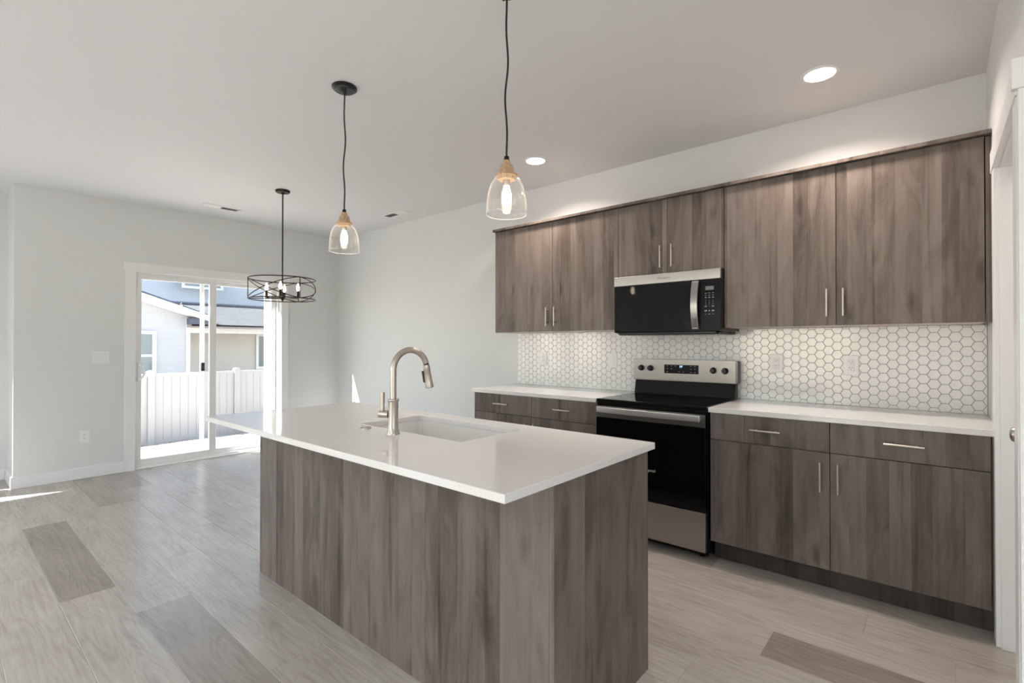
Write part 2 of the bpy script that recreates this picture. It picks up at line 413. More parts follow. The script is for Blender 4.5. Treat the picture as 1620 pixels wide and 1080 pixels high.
# floor planks: rows along x, 0.2275 wide, 1.515 long, joints as in the room
def build_floor():
    bm = bmesh.new(); lay = bm.loops.layers.color.new('plank')
    rnd = random.Random(5)
    W, L = 0.2275, 1.5175
    joints = {-3: -2.10, -2: -2.785, -1: -2.291, 0: -1.886, 1: -2.49, 2: -2.94, 3: -2.263, 4: -3.26, 5: -2.76, 6: -3.55, 7: -2.563, 8: -1.95, 9: -2.255, 10: -3.0, 11: -2.5, 12: -3.3}
    dark = {(-1, -3.81): 0.95, (0, -1.886): 0.80, (0, -3.39): 0.32, (2, -5.98): 0.75, (1, -2.49): 0.0, (2, -1.426): 0.0, (7, 0.472): 1.0, (6, -3.55): 0.2,
            (3, -5.3): 0.0, (5, -4.28): 0.45, (4, -3.26): 0.15, (3, -2.263): 0.25, (-2, -5.82): 0.6, (-2, -4.32): 0.1, (9, 0.78): 0.35, (6, -0.5): 0.45, (6, 1.0): 0.1,
            (8, -0.43): 0.0, (7, -1.046): 0.0, (5, 0.28): 0.45, (4, 1.29): 0.0, (1, -4.01): 0.12, (4, -4.78): 0.25, (-1, -2.291): 0.1, (-2, -2.785): 0.05, (2, -2.94): 0.12}
    k0 = int(math.floor((YB + 3.0) / W)) - 1
    for k in range(k0, 14):
        y0 = -3.0 + k * W; y1 = y0 + W
        if y0 > 0: break
        j = joints.get(k, rnd.uniform(-3, -1.5))
        i0 = int(math.floor((XA - 0.2 - j) / L))
        for i in range(i0, 8):
            x0 = j + i * L; x1 = x0 + L
            if x0 > XE: break
            a = max(x0, XA - 0.1); b = min(x1, XE); c = max(y0, YB); d = min(y1, 0.0)
            if b - a < 0.01 or d - c < 0.005: continue
            tone = None
            for (kk, xx), v in dark.items():
                if kk == k and abs(x0 - xx) < 0.12: tone = v
            if tone is None: tone = rnd.choice((0, 0, 0.05, 0.1, 0.15, 0.3, 0.5, 0.8)) * rnd.uniform(0.7, 1)
            g = 0.0006; e = 0.0012
            vs_o = [bm.verts.new((x, y, -0.0015)) for x, y in ((a, c), (b, c), (b, d), (a, d))]
            vs_i = [bm.verts.new((x, y, 0.0)) for x, y in ((a+g+e, c+g+e), (b-g-e, c+g+e), (b-g-e, d-g-e), (a+g+e, d-g-e))]
            fs = [bm.faces.new(vs_i)] + [bm.faces.new((vs_o[n], vs_o[(n+1) % 4], vs_i[(n+1) % 4], vs_i[n])) for n in range(4)]
            col = (tone, rnd.random(), rnd.random(), 1)
            for f in fs:
                for lp in f.loops: lp[lay] = col
    # slab under the planks
    v = [bm.verts.new(p) for p in ((XA-.1, YB, -.0016), (XE, YB, -.0016), (XE, 0, -.0016), (XA-.1, 0, -.0016), (XA-.1, YB, -.06), (XE, YB, -.06), (XE, 0, -.06), (XA-.1, 0, -.06))]
    for f in ((4,7,6,5),(0,4,5,1),(1,5,6,2),(2,6,7,3),(3,7,4,0)):
        ff = bm.faces.new([v[i] for i in f])
        for lp in ff.loops: lp[lay] = (0, 0, 0, 1)
    me = bpy.data.meshes.new('floor'); bm.to_mesh(me); bm.free(); me.materials.append(M['floor'])
    o = bpy.data.objects.new('floor', me); COL.objects.link(o); o['kind'] = 'structure'
build_floor()
struct('ceiling', MB().box(XA - .15, XE + .2, YB - .2, YJ + .15, ZC, ZC + .15).box(XF - .15, XE + .2, YJ + .15, .2, ZC, ZC + .15), M['ceiling'])

# back (kitchen) wall, left wall with the sliding door, the stepped-back stretch of left wall, right wall, front wall
struct('wall_back', MB().box(XF - .15, XE, 0, .15, 0, ZC), M['wall'])
DY0, DY1, DZ = -2.287, -0.795, 2.04
w = MB()
w.box(XF - WT, XF, YJ, DY0, 0, ZC); w.box(XF - WT, XF, DY1, 0, 0, ZC); w.box(XF - WT, XF, DY0, DY1, DZ, ZC)
w.box(XA, XF - WT, YJ, YJ + WT, 0, ZC)
struct('wall_left', w, M['wall'])
WIN = [(-4.825, -4.385, .05, 2.42), (-6.3, -5.194, .55, 2.42), (-8.2, -6.7, .55, 2.42)]  # last opening is unseen, added to bring in more bounced sun
def wall_with_holes(mb, xa, xb, y0, y1, holes):
    ys = sorted({y0, y1} | {h[0] for h in holes} | {h[1] for h in holes})
    for a, b in zip(ys, ys[1:]):
        h = [q for q in holes if q[0] <= a + 1e-6 and q[1] >= b - 1e-6]
        if not h: mb.box(xa, xb, a, b, 0, ZC)
        else:
            mb.box(xa, xb, a, b, 0, h[0][2]); mb.box(xa, xb, a, b, h[0][3], ZC)
    return mb
struct('wall_left_recess', wall_with_holes(MB(), XA - WT, XA, YB, YJ + WT, WIN), M['wall'])
# unseen room behind the camera: two east windows, and a front window added for sun bounce
WINE = [(-7.9, -5.9, .3, 2.2), (-5.3, -3.3, .3, 2.2)]
struct('wall_east', wall_with_holes(MB(), XE, XE + WT, YB, -1.38, WINE), M['wall'])
WINF = [(-2.5, -.2)]
w = MB(); xs_ = [XA - WT] + [v for p in WINF for v in p] + [XE + WT]
for i in range(0, len(xs_), 2): w.box(xs_[i], xs_[i+1], YB - WT, YB, 0, ZC)
for a, b in WINF: w.box(a, b, YB - WT, YB, 0, .1); w.box(a, b, YB - WT, YB, 2.40, ZC)
struct('wall_front', w, M['wall'])
PY0, PY1, PZ = -1.40, -0.69, 2.05          # pantry door opening in the right wall
w = MB(); w.box(XR, XR + .12, PY1, 0, 0, ZC); w.box(XR, XR + .12, -1.50, PY0, 0, ZC); w.box(XR, XR + .12, PY0, PY1, PZ, ZC)
struct('wall_right', w, M['wall'])
w = MB(); w.box(XR + .12, 1.312, -1.50, -1.38, 0, ZC); w.box(2.08, XE, -1.50, -1.38, 0, ZC); w.box(1.312, 2.08, -1.50, -1.38, 2.05, ZC)
struct('wall_pantry', w, M['wall'])

# baseboards
def bb(name, *boxes):
    m = MB()
    for b in boxes: m.box(*b)
    struct(name, m, M['trim'], bevel=0.002)
H = .104
bb('baseboard_left', (XF, XF + .014, YJ - .014, DY0 - .087, 0, H), (XF, XF + .014, DY1 + .087, -.001, 0, H), (XA + .014, XF, YJ - .014, YJ, 0, H))
bb('baseboard_left_recess', (XA, XA + .014, YB, YJ - .014, 0, H))
bb('baseboard_back', (XF + .014, -1.995, -.014, 0, 0, H))
bb('baseboard_front', (XA, XE, YB, YB + .014, 0, .09))
bb('baseboard_pantry', (2.17, XE, -1.514, -1.50, 0, H))

# ------------------------------------------------------------------ sliding patio door
def casing_x(name, xface, out, y0, y1, ztop, cw=.086):
    """casing on a wall facing +x (out=+1) or -x (out=-1) around y0..y1"""
    a, b = xface, xface + out * .018
    m = MB(); m.box(a, b, y0 - cw, y0, 0, ztop); m.box(a, b, y1, y1 + cw, 0, ztop)
    m.box(a, xface + out * .022, y0 - cw - .016, y1 + cw + .016, ztop, ztop + .09)
    return struct(name, m, M['trim'], bevel=0.0015)
casing_x('trim_1', XF, 1, DY0, DY1, DZ)
d1 = sgroup('door_1', (-5.31, (DY0 + DY1) / 2, 0))
def frame_x(mb, x0, x1, y0, y1, z0, z1, wl, wr, wb, wt):
    mb.box(x0, x1, y0, y0 + wl, z0, z1); mb.box(x0, x1, y1 - wr, y1, z0, z1)
    mb.box(x0, x1, y0 + wl, y1 - wr, z0, z0 + wb); mb.box(x0, x1, y0 + wl, y1 - wr, z1 - wt, z1); return mb
m = frame_x(MB(), -5.395, -5.255, DY0, DY1, 0, DZ, .022, .022, .030, .028)
m.box(XF - .033, XF - .001, DY0, DY0 + .006, 0, DZ); m.box(XF - .033, XF - .001, DY1 - .006, DY1, 0, DZ); m.box(XF - .033, XF - .001, DY0, DY1, DZ - .006, DZ)
m.box(-5.262, XF + .004, DY0, DY1, 0, .012)
o = m.build('door_frame', M['vinyl'], d1, bevel=0.002); o.location.x = 0
p = frame_x(MB(), -5.300, -5.262, DY0 + .022, -1.515, .030, DZ - .028, .042, .070, .062, .042).build('sliding_panel', M['vinyl'], d1, bevel=0.003)
box('pane', M['glass'], (-5.284, -5.278, DY0 + .062, -1.583, .090, DZ - .068), p, bevel=0)
h = MB(); hy = DY0 + .046
h.box(-5.262, -5.254, hy - .016, hy + .016, .90, 1.10)
h.tube([(-5.256, hy + .0, .925), (-5.225, hy + .010, .935), (-5.205, hy + .026, .97), (-5.200, hy + .034, 1.00), (-5.205, hy + .026, 1.03), (-5.225, hy + .010, 1.065), (-5.256, hy, 1.075)], .008, 10)
h.build('handle', M['white'], p, smooth=True)
p = frame_x(MB(), -5.345, -5.307, -1.565, DY1 - .022, .030, DZ - .028, .050, .058, .055, .042).build('fixed_panel', M['vinyl'], d1, bevel=0.003)
box('pane', M['glass'], (-5.329, -5.323, -1.517, DY1 - .078, .083, DZ - .068), p, bevel=0)
p = frame_x(MB(), -5.378, -5.362, -1.648, DY1 - .075, .030, DZ - .030, .042, .065, .045, .035).build('screen_panel', M['vinyl'], d1, bevel=0.002)
box('screen_mesh', M['screen'], (-5.3705, -5.3695, -1.607, DY1 - .14, .075, DZ - .065), p, bevel=0)
box('latch', M['black'], (-5.362, -5.345, -1.640, -1.604, .985, 1.080), p, bevel=0.006)

# windows of the recess and the room behind the camera
n = 1
for (y0, y1, z0, z1) in WIN:
    g = sgroup('window_%d' % n, (XA - .12, (y0 + y1) / 2, z0)); n += 1
    f = frame_x(MB(), XA - WT, XA - .10, y0, y1, z0, z1, .03, .03, .035, .035).build('window_frame', M['vinyl'], g, bevel=.003)
    box('pane', M['glass'], (XA - .130, XA - .125, y0 + .025, y1 - .025, z0 + .03, z1 - .03), g, bevel=0)
for (y0, y1, z0, z1) in WINE:
    g = sgroup('window_%d' % n, (XE + .12, (y0 + y1) / 2, z0)); n += 1
    f = frame_x(MB(), XE + .10, XE + WT, y0, y1, z0, z1, .035, .035, .035, .035)
    f.box(XE + .105, XE + .145, (y0 + y1) / 2 - .025, (y0 + y1) / 2 + .025, z0, z1)
    f.build('window_frame', M['vinyl'], g, bevel=.003)
    box('pane', M['glass'], (XE + .120, XE + .125, y0 + .03, y1 - .03, z0 + .03, z1 - .03), g, bevel=0)

for (x0, x1) in WINF:
    g = sgroup('window_%d' % n, ((x0 + x1) / 2, YB - .12, .1)); n += 1; m = MB(); ya, yb = YB - WT, YB - .10
    m.box(x0, x0 + .035, ya, yb, .1, 2.4); m.box(x1 - .035, x1, ya, yb, .1, 2.4); m.box(x0, x1, ya, yb, .1, .135); m.box(x0, x1, ya, yb, 2.365, 2.4)
    m.box((x0 + x1) / 2 - .03, (x0 + x1) / 2 + .03, ya, yb, .1, 2.4)
    m.build('window_frame', M['vinyl'], g, bevel=.003)
    box('pane', M['glass'], (x0 + .03, x1 - .03, YB - .125, YB - .120, .13, 2.37), g, bevel=0)

# ------------------------------------------------------------------ pantry door on the right
casing_x('trim_2', XR, -1, PY0, PY1, PZ - .005, .088)
d2 = sgroup('door_2', (1.305, PY1, 0))
m = MB(); m.box(XR - .001, XR + .121, PY1 - .014, PY1, 0, PZ); m.box(XR - .001, XR + .121, PY0, PY0 + .014, 0, PZ); m.box(XR - .001, XR + .121, PY0, PY1, PZ - .014, PZ)
m.build('door_frame', M['trim'], d2, bevel=.001)
m = MB(); m.box(1.292, 1.328, PY0 + .017, PY1 - .017, .008, PZ - .017)
p = m.build('door_panel', M['trim'], d2, bevel=.002)
def knob(parent, c, ax):
    prof = [(.030, 0), (.030, .006), (.013, .010), (.011, .026), (.020, .032), (.0265, .042), (.0275, .052), (.022, .062), (.010, .066)]
    prof = [(r, h * (-1 if ax[1] == '-' else 1)) for r, h in prof]
    MB().lathe(prof, c, 28, axis=ax[0]).build('door_knob', M['nickel'], parent, smooth=True)
knob(p, (1.292, -1.21, .975), 'x-')
# near door casing at the wall end
m = MB(); m.box(1.224, 1.312, -1.520, -1.50, 0, 2.058); m.box(2.08, 2.168, -1.520, -1.50, 0, 2.058); m.box(1.210, 2.182, -1.526, -1.50, 2.058, 2.15)
struct('trim_3', m, M['trim'], bevel=.0015)
d3 = sgroup('door_3', (1.7, -1.42, 0))
box('door_panel', M['trim'], (1.316, 2.076, -1.45, -1.414, .008, 2.045), d3)

# ------------------------------------------------------------------ cabinets
def pull(parent, c, L, vertical, yfront):
    """bar pull standing off a door that faces -y; c=(x,z) centre"""
    x, z = c; yb = yfront - .036; m = MB(); h = L / 2; q = L * .31
    if vertical:
        m.tube([(x, yb, z - h), (x, yb, z + h)], .0058, 12)
        for s_ in (-1, 1): m.tube([(x, yb, z + s_ * q), (x, yfront, z + s_ * q)], .0042, 10)
    else:
        m.tube([(x - h, yb, z), (x + h, yb, z)], .0058, 12)
        for s_ in (-1, 1): m.tube([(x + s_ * q, yb, z), (x + s_ * q, yfront, z)], .0042, 10)
    m.build('handle', M['nickel'], parent, smooth=True)
def front(kind, cab, x0, x1, z0, z1, yf, hpos=None, vert=True, G=.0016, L=.154):
    o = box(kind, M['wood'], (x0 + G, x1 - G, yf, yf + .019, z0 + G, z1 - G), cab, bevel=.0012)
    if hpos: pull(o, hpos, L, vert, yf)
    return o
YF = -.628
def base_cabinet(x0, x1, xm, label, ldoor, rdoor, ldraw, rdraw, left_end=None, filler=None):
    c = thing('base_cabinet', label, 'cabinet', ((x0 + x1) / 2, -.30, 0))
    m = MB(); m.box(x0, x1, -.607, -.008, .118, .884)
    m.build('carcass', M['dark'], c)
    a = x0 - (.018 if left_end else 0)
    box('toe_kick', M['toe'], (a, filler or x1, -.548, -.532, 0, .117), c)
    if left_end: box('end_panel', M['wood'], (x0 - .018, x0 - .0005, YF + .001, -.008, 0, .884), c, bevel=.001)
    if filler: box('filler_strip', M['wood'], (x1 + .001, filler, -.615, -.60, .118, .884), c, bevel=.001)
    front('drawer', c, x0, xm, .7262, .884, YF, (ldraw, .807), False)
    front('drawer', c, xm, x1, .7262, .884, YF, (rdraw, .807), False)
    front('door', c, x0, xm, .1195, .7262, YF, (ldoor, .602), True)
    front('door', c, xm, x1, .1195, .7262, YF, (rdoor, .602), True)
base_cabinet(.006, 1.2152, .6125, 'low grey oak cabinet right of the range, two drawers over two doors', .5725, .6505, .311, .9135, filler=1.2385)
base_cabinet(-1.9505, -.7645, -1.3494, 'low grey oak cabinet left of the range, partly hidden behind the island', -1.389, -1.310, -1.644, -1.0465, left_end=True)
YU = -.3312
def upper_cabinet(x0, x1, xm, z0, label, h1, h2, hz, left_end=False, filler=None):
    c = thing('wall_cabinet', label, 'cabinet', ((x0 + x1) / 2, -.15, z0))
    m = MB(); m.box(x0 + .0005, x1 - .0005, YU + .021, -.006, z0 + .001, 2.2985)
    m.build('carcass', M['melamine'], c)
    m = MB(); m.box(x0 + .002, x1 - .002, YU + .0195, YU + .0208, z0 + .012, 2.297); m.build('gap_shade', M['dark'], c)  # dark sheet behind the doors, paints shade into the gaps
    if left_end: box('end_panel', M['wood'], (x0 - .014, x0 - .0005, YU + .004, -.003, z0, 2.2985), c, bevel=.001)
    if filler: box('filler_strip', M['wood'], (x1 + .003, filler, YU + .012, YU + .03, z0, 2.2985), c, bevel=.001)
    front('door', c, x0, xm, z0, 2.2985, YU, (h1, hz), True)
    front('door', c, xm, x1, z0, 2.2985, YU, (h2, hz), True)
ZU = 1.394
upper_cabinet(-.0036, 1.2145, .6050, ZU, 'tall grey oak wall cabinet right of the microwave', .563, .641, 1.523, filler=1.2385)
upper_cabinet(-.761, -.0040, -.3832, 1.780, 'short grey oak wall cabinet above the microwave', -.4235, -.3425, 1.899)
upper_cabinet(-1.9882, -.7614, -1.365, ZU, 'tall grey oak wall cabinet left of the microwave', -1.406, -1.326, 1.517, left_end=True)
o = box('top_board', M['wood'], (-2.011, 1.2388, -.356, -.003, 2.3005, 2.3205), bevel=.001)
tag(o, 'long thin grey oak board capping the row of wall cabinets', 'board')

# ------------------------------------------------------------------ countertops and backsplash
o = box('countertop', M['quartz'], (.002, 1.2388, -.6481, -.003, .8855, .914), bevel=.0015); tag(o, 'white quartz countertop right of the range', 'countertop')
o = box('countertop', M['quartz'], (-2.000, -.7640, -.6481, -.003, .8855, .914), bevel=.0015); tag(o, 'white quartz countertop left of the range', 'countertop')

def clip(poly, f):
    out = []
    for i, p in enumerate(poly):
        q = poly[(i+1) % len(poly)]; a, b = f(p), f(q)
        if a >= 0: out.append(p)
        if a * b < 0: t_ = a / (a - b); out.append((p[0] + (q[0]-p[0])*t_, p[1] + (q[1]-p[1])*t_))
    return out
def backsplash():
    X0, X1, Z0, Z1 = -2.0073, 1.2380, .914, 1.394
    m = MB(); m.mi = 1; m.box(X0, X1, -.0085, -.0005, Z0, Z1); m.box(-.757, -.009, -.0085, -.0005, Z1, 1.43)
    m.mi = 0; P = .0525; R = P / math.sqrt(3); CX = 1.5 * R; gap = .0010
    cols = int((X1 - X0) / CX) + 4
    bm = m.bm
    for i in range(-2, cols):
        cx = 1.2043 - i * CX
        for k in range(-2, 12):
            cz = .9345 + P / 2 + k * P - (P / 2 if i % 2 else 0)
            def hexp(r): return [(cx + r * math.cos(PI/3*j), cz + r * math.sin(PI/3*j)) for j in range(6)]
            def cl(poly, e):
                for f in (lambda p: p[0]-X0-e, lambda p: X1-e-p[0], lambda p: p[1]-Z0-e, lambda p: Z1-e-p[1]):
                    if len(poly) < 3: return poly
                    poly = clip(poly, f)
                return poly
            a = cl(hexp(R - gap*1.15), .0008); b = cl(hexp(R - gap*1.15 - .0014), .0022)
            if len(a) < 3: continue
            ok = len(a) == len(b)
            A0 = [bm.verts.new((x, -.0084, z)) for x, z in a]; A1 = [bm.verts.new((x, -.0108, z)) for x, z in a]
            nn = len(a)
            for j in range(nn): bm.faces.new((A0[j], A0[(j+1)%nn], A1[(j+1)%nn], A1[j]))
            if ok:
                B = [bm.verts.new((x, -.0122, z)) for x, z in b]
                for j in range(nn): bm.faces.new((A1[j], A1[(j+1)%nn], B[(j+1)%nn], B[j]))
                bm.faces.new(B)
            else: bm.faces.new(A1)
    o = m.build('backsplash', [M['tile'], M['grout']])
    tag(o, 'white hexagon tile backsplash with grey grout behind the counters', 'backsplash')
backsplash()

# ------------------------------------------------------------------ island
IX0, IX1, IY0, IY1 = -1.850, .2135, -2.7135, -1.842
JX0, JX1, JY0, JY1 = -1.845, .160, -2.4295, -1.7925 - .06
JX0 = -1.8875
def island_top():
    m = MB(); bm = m.bm
    hx0, hx1, hy0, hy1 = -1.050, -.357, -2.318, -1.958
    xs = [IX0 - .02, hx0, hx1, IX1]; ys = [IY0, hy0, hy1, IY1]
    V = {(i, j, t_): bm.verts.new((xs[i], ys[j], z)) for i in range(4) for j in range(4) for t_, z in ((0, .8865), (1, .9115))}
    for i in range(3):
        for j in range(3):
            if i == 1 and j == 1: continue
            for t_ in (0, 1): bm.faces.new([V[q] for q in ((i,j,t_),(i+1,j,t_),(i+1,j+1,t_),(i,j+1,t_))])
    for i in range(3):
        for j in (0, 3): bm.faces.new([V[q] for q in ((i,j,0),(i+1,j,0),(i+1,j,1),(i,j,1))])
        for j in (0, 3): bm.faces.new([V[q] for q in ((j,i,0),(j,i+1,0),(j,i+1,1),(j,i,1))])
    for a, b in (((1,1),(2,1)),((2,1),(2,2)),((2,2),(1,2)),((1,2),(1,1))):
        bm.faces.new([V[q] for q in (a+(0,), b+(0,), b+(1,), a+(1,))])
    o = m.build('island_countertop', M['quartz'], bevel=.0022); tag(o, 'large white quartz island countertop with a sink cut-out', 'countertop')
island_top()
c = thing('island_cabinet', 'grey oak kitchen island base under the white countertop', 'kitchen island', ((JX0 + JX1) / 2, -2.1, 0))
box('back_panel', M['wood'], (JX0, JX1 - .0185, JY0, JY0 + .018, 0, .886), c, bevel=.0008)
box('end_panel', M['wood'], (JX1 - .018, JX1, JY0, JY1 + .06, 0, .886), c, bevel=.0008)
box('end_panel', M['wood'], (JX0, JX0 + .018, JY0 + .019, JY1 + .04, 0, .886), c, bevel=.0008)
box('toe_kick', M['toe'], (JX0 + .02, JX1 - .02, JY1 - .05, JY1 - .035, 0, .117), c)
m = MB(); m.box(JX0 + .019, -1.11, JY0 + .019, JY1 + .03, .118, .885); m.box(-.30, JX1 - .019, JY0 + .019, JY1 + .03, .118, .885)
m.box(-1.11, -.30, JY0 + .019, JY1 + .03, .118, .60); m.box(-1.11, -.30, JY1 + .012, JY1 + .03, .60, .885)
m.build('carcass', M['dark'], c)
xs = [JX0 + .019, -1.49, -1.11, -.70, -.30, JX1 - .019]
for i in range(5):
    o = box('door', M['wood'], (xs[i] + .002, xs[i+1] - .002, JY1 + .031, JY1 + .05, .12, .882), c, bevel=.001)
    xh = xs[i] + .05 if i % 2 else xs[i+1] - .05
    mm = MB(); mm.tube([(xh, JY1 + .085, .68), (xh, JY1 + .085, .83)], .0058, 12)
    for z in (.71, .80): mm.tube([(xh, JY1 + .05, z), (xh, JY1 + .085, z)], .004, 10)
    mm.build('handle', M['nickel'], o, smooth=True)

def sink():
    s = thing('sink', 'white undermount sink set into the island countertop', 'sink', (-.70, -2.14, .66))
    def rr(x0, x1, y0, y1, r, n=6):
        out = []
        for cx, cy, a0 in ((x1-r, y1-r, 0), (x0+r, y1-r, PI/2), (x0+r, y0+r, PI), (x1-r, y0+r, 1.5*PI)):
            for k in range(n+1): a = a0 + PI/2*k/n; out.append((cx + r*math.cos(a), cy + r*math.sin(a)))
        return out
    m = MB(); bm = m.bm; x0, x1, y0, y1 = -1.056, -.351, -2.324, -1.952
    levels = [(.020, .8860, .05), (.0, .8860, .035), (.0, .730, .035), (-.010, .712, .045), (-.035, .702, .06)]
    inner = [[bm.verts.new((x, y, z)) for x, y in rr(x0-e, x1+e, y0-e, y1+e, r)] for e, z, r in levels]
    outer = [[bm.verts.new((x, y, z)) for x, y in rr(x0-e, x1+e, y0-e, y1+e, r)] for e, z, r in ((.020, .876, .05), (.012, .876, .045), (.012, .690, .045))]
    def bridge(A, B):
        for k in range(len(A)): bm.faces.new((A[k], A[(k+1) % len(A)], B[(k+1) % len(A)], B[k]))
    for A, B in zip(inner, inner[1:]): bridge(A, B)
    bm.faces.new(inner[-1]); bridge(inner[0], outer[0]); bridge(outer[0], outer[1]); bridge(outer[1], outer[2]); bm.faces.new(outer[2])
    m.build('basin', M['ceramic'], s, smooth=True)
    MB().lathe([(.044, .7025), (.044, .7045), (.030, .7045), (.028, .7025)], (-.70, -2.14, 0), 28).build('drain', M['nickel'], s, smooth=True)
sink()

def faucet():
    fx, fy = -.697, -2.387; Z = .9115
    f = thing('faucet', 'brushed nickel pull-down gooseneck faucet on the island', 'faucet', (fx, fy, Z))
    m = MB()
    m.lathe([(.0285, 0), (.0285, .003), (.0262, .008), (.0222, .020), (.0212, .026), (.0205, .030), (.0205, .134), (.0212, .137), (.0235, .141), (.0235, .145), (.0222, .147), (.0140, .147)], (fx, fy, Z), 36)
    m.build('body', M['nickel'], f, smooth=True)
    dx, dy = .10, .995   # spout leans towards the sink
    R = .083; zc = Z + .268; pts = [(fx, fy, Z + .14), (fx, fy, Z + .20)]
    for k in range(0, 21):
        a = PI - (PI - math.radians(18)) * k / 20
        r = R + R * math.cos(a); pts.append((fx + dx * r, fy + dy * r, zc + R * math.sin(a)))
    m = MB().tube(pts, .0133, 20); m.build('spout', M['nickel'], f, smooth=True)
    e = Vector(pts[-1]); d = (Vector(pts[-1]) - Vector(pts[-2])).normalized()
    d = (d + Vector((0.0, 0.0, -1.1))).normalized()
    q = lambda t_: e + d * t_
    MB().tube([q(0), q(.008)], .0112, 20).build('joint_ring', M['black'], f, smooth=True)
    sp = MB().tube([q(.008), q(.014), q(.030), q(.034), q(.098), q(.104), q(.110)], [.0145, .0152, .0160, .0148, .0178, .0192, .0184], 24).build('spray_head', M['nickel'], f, smooth=True)
    side = Vector((-.80, -.60, 0)).normalized(); up_ = d
    m = MB(); c0 = q(.062) + side * .0165
    rot = Matrix.Translation(c0) @ up_.to_track_quat('Z', 'Y').to_matrix().to_4x4()
    m.box(-.006, .006, -.007, .007, -.026, .026, rot=rot); m.build('spray_button', M['black'], sp, bevel=.002)
    MB().tube([q(.1095), q(.1115)], .0155, 20).build('nozzle', M['black'], sp)
    # lever on the left side of the body
    hx = Vector((-.86, -.51, 0)).normalized(); b = Vector((fx, fy, Z + .083))
    m = MB(); m.tube([b + hx * .020, b + hx * .056, b + hx * .060], [.0165, .0165, .014], 24)
    m.tube([b + hx * .0585, b + hx * .0625], .0150, 24)
    m.build('valve', M['nickel'], f, smooth=True)
    t0 = b + hx * .048
    m = MB(); m.tube([t0 + Vector((0, 0, .012)), t0 + Vector((0, 0, .091))], [.0085, .0098], 16); m.build('lever', M['nickel'], f, smooth=True)
faucet()
m = MB().lathe([(.0235, 0), (.0235, .004), (.019, .0065), (.013, .0065), (.0125, .0085), (.0, .0085)], (-.906, -2.381, .9115), 28, cap=False)
o = m.build('disposal_button', M['nickel'], smooth=True, loc=(-.906, -2.381, .9115)); tag(o, 'small round metal disposal button on the island left of the faucet', 'button')

# ------------------------------------------------------------------ range
def rng():
    r = thing('range', 'freestanding stainless steel electric range with a black oven door', 'range', (-.381, -.33, 0))
    X0, X1 = -.757, -.005
    m = MB(); m.box(X0, X1, -.628, -.03, .035, .893)
    for x in (X0 + .05, X1 - .05):
        for y in (-.58, -.08): m.lathe([(.018, 0), (.018, .036)], (x, y, 0), 16)
    m.build('body', M['blackenamel'], r, bevel=.002)
    m = MB(); m.box(X0 + .012, X1 - .012, -.600, -.585, .012, .05); m.build('kick_plate', M['black'], r)
    m = MB(); m.box(X0 + .001, X1 - .001, -.652, -.085, .8935, .916); m.build('cooktop', M['blackgloss'], r, bevel=.004)
    m = MB(); m.box(X0 + .004, X1 - .004, -.6445, -.6285, .872, .8925); m.build('cooktop_lip', M['blackenamel'], r, bevel=.003)
    # oven door
    m = MB(); m.box(X0 + .004, X1 - .004, -.6625, -.629, .290, .868)
    d = m.build('oven_door', M['ovenglass'], r, bevel=.003)
    box('door_rail', M['darksteel'], (X0 + .004, X1 - .004, -.6655, -.6630, .792, .868), d, bevel=.001)
    m = MB(); pts = []
    n_ = 18
    for k in range(n_ + 1):     # flat bar bowed slightly outward
        t_ = k / n_; x = X0 + .026 + (X1 - X0 - .052) * t_; yb = -.700 - .012 * math.sin(PI * t_)
        pts.append((x, yb))
    prof = [(x, y) for x, y in pts] + [(x, y + .010) for x, y in reversed(pts)]
    m.prism(prof, 'z', .828, .866)
    for x in (X0 + .030, X1 - .050): m.box(x, x + .020, -.700, -.664, .835, .859)
    m.build('handle', M['litsteel'], d, bevel=.003)
    text('logo', 'Whirlpool', .028, M['logow'], d, facing_minus_y(-.381, -.6632, .484))
    # storage drawer
    dr = box('storage_drawer', M['steel'], (X0 + .006, X1 - .006, -.662, -.629, .050, .284), r, bevel=.002)
    # back guard
    m = MB(); m.prism([(-.092, .918), (-.080, .918), (-.030, 1.02), (-.030, .918)], 'x', X0 + .01, X1 - .01)
    m = MB(); m.prism([(-.100, .9165), (-.020, .9165), (-.020, 1.018), (-.078, 1.018)], 'x', X0 + .008, X1 - .006); m.build('riser', M['blackenamel'], r, bevel=.002)
    m = MB(); m.prism([(-.088, 1.020), (-.016, 1.020), (-.016, 1.170), (-.088, 1.176)], 'x', X0, X1 + .012); m.build('guard_housing', M['darksteel'], r, bevel=.003)
    p = box('control_panel', M['dimmedsteel'], (X0 + .001, X1 + .002, -.0945, -.0885, 1.018, 1.177), r, bevel=.002)
    for x, z in ((-.691, 1.110), (-.617, 1.109), (-.152, 1.105), (-.073, 1.104)):
        k = MB(); k.lathe([(.0225, -.0950), (.0225, -.100), (.0185, -.102), (.0165, -.124), (.0145, -.126)], (x, 0, z), 28, axis='y')
        k.box(x - .0045, x + .0045, -.1285, -.118, z - .017, z + .017)
        kk = k.build('knob', M['black'], p, smooth=True)
    dsp = box('display', M['blackgloss'], (-.509, -.255, -.0965, -.0940, 1.0745, 1.1390), p, bevel=.0008)
    text('clock_digits', 'PF', .024, M['digits'], dsp, facing_minus_y(-.381, -.0968, 1.124))
    for x, z in ((-.485, 1.129), (-.455, 1.129), (-.425, 1.129), (-.485, 1.108), (-.455, 1.108), (-.485, 1.087), (-.395, 1.087), (-.365, 1.087), (-.31, 1.129), (-.28, 1.129), (-.31, 1.108), (-.28, 1.108), (-.31, 1.087), (-.28, 1.087)):
        box('key', M['logo'], (x - .005, x + .005, -.0969, -.0965, z - .0022, z + .0022), dsp, bevel=0)
rng()

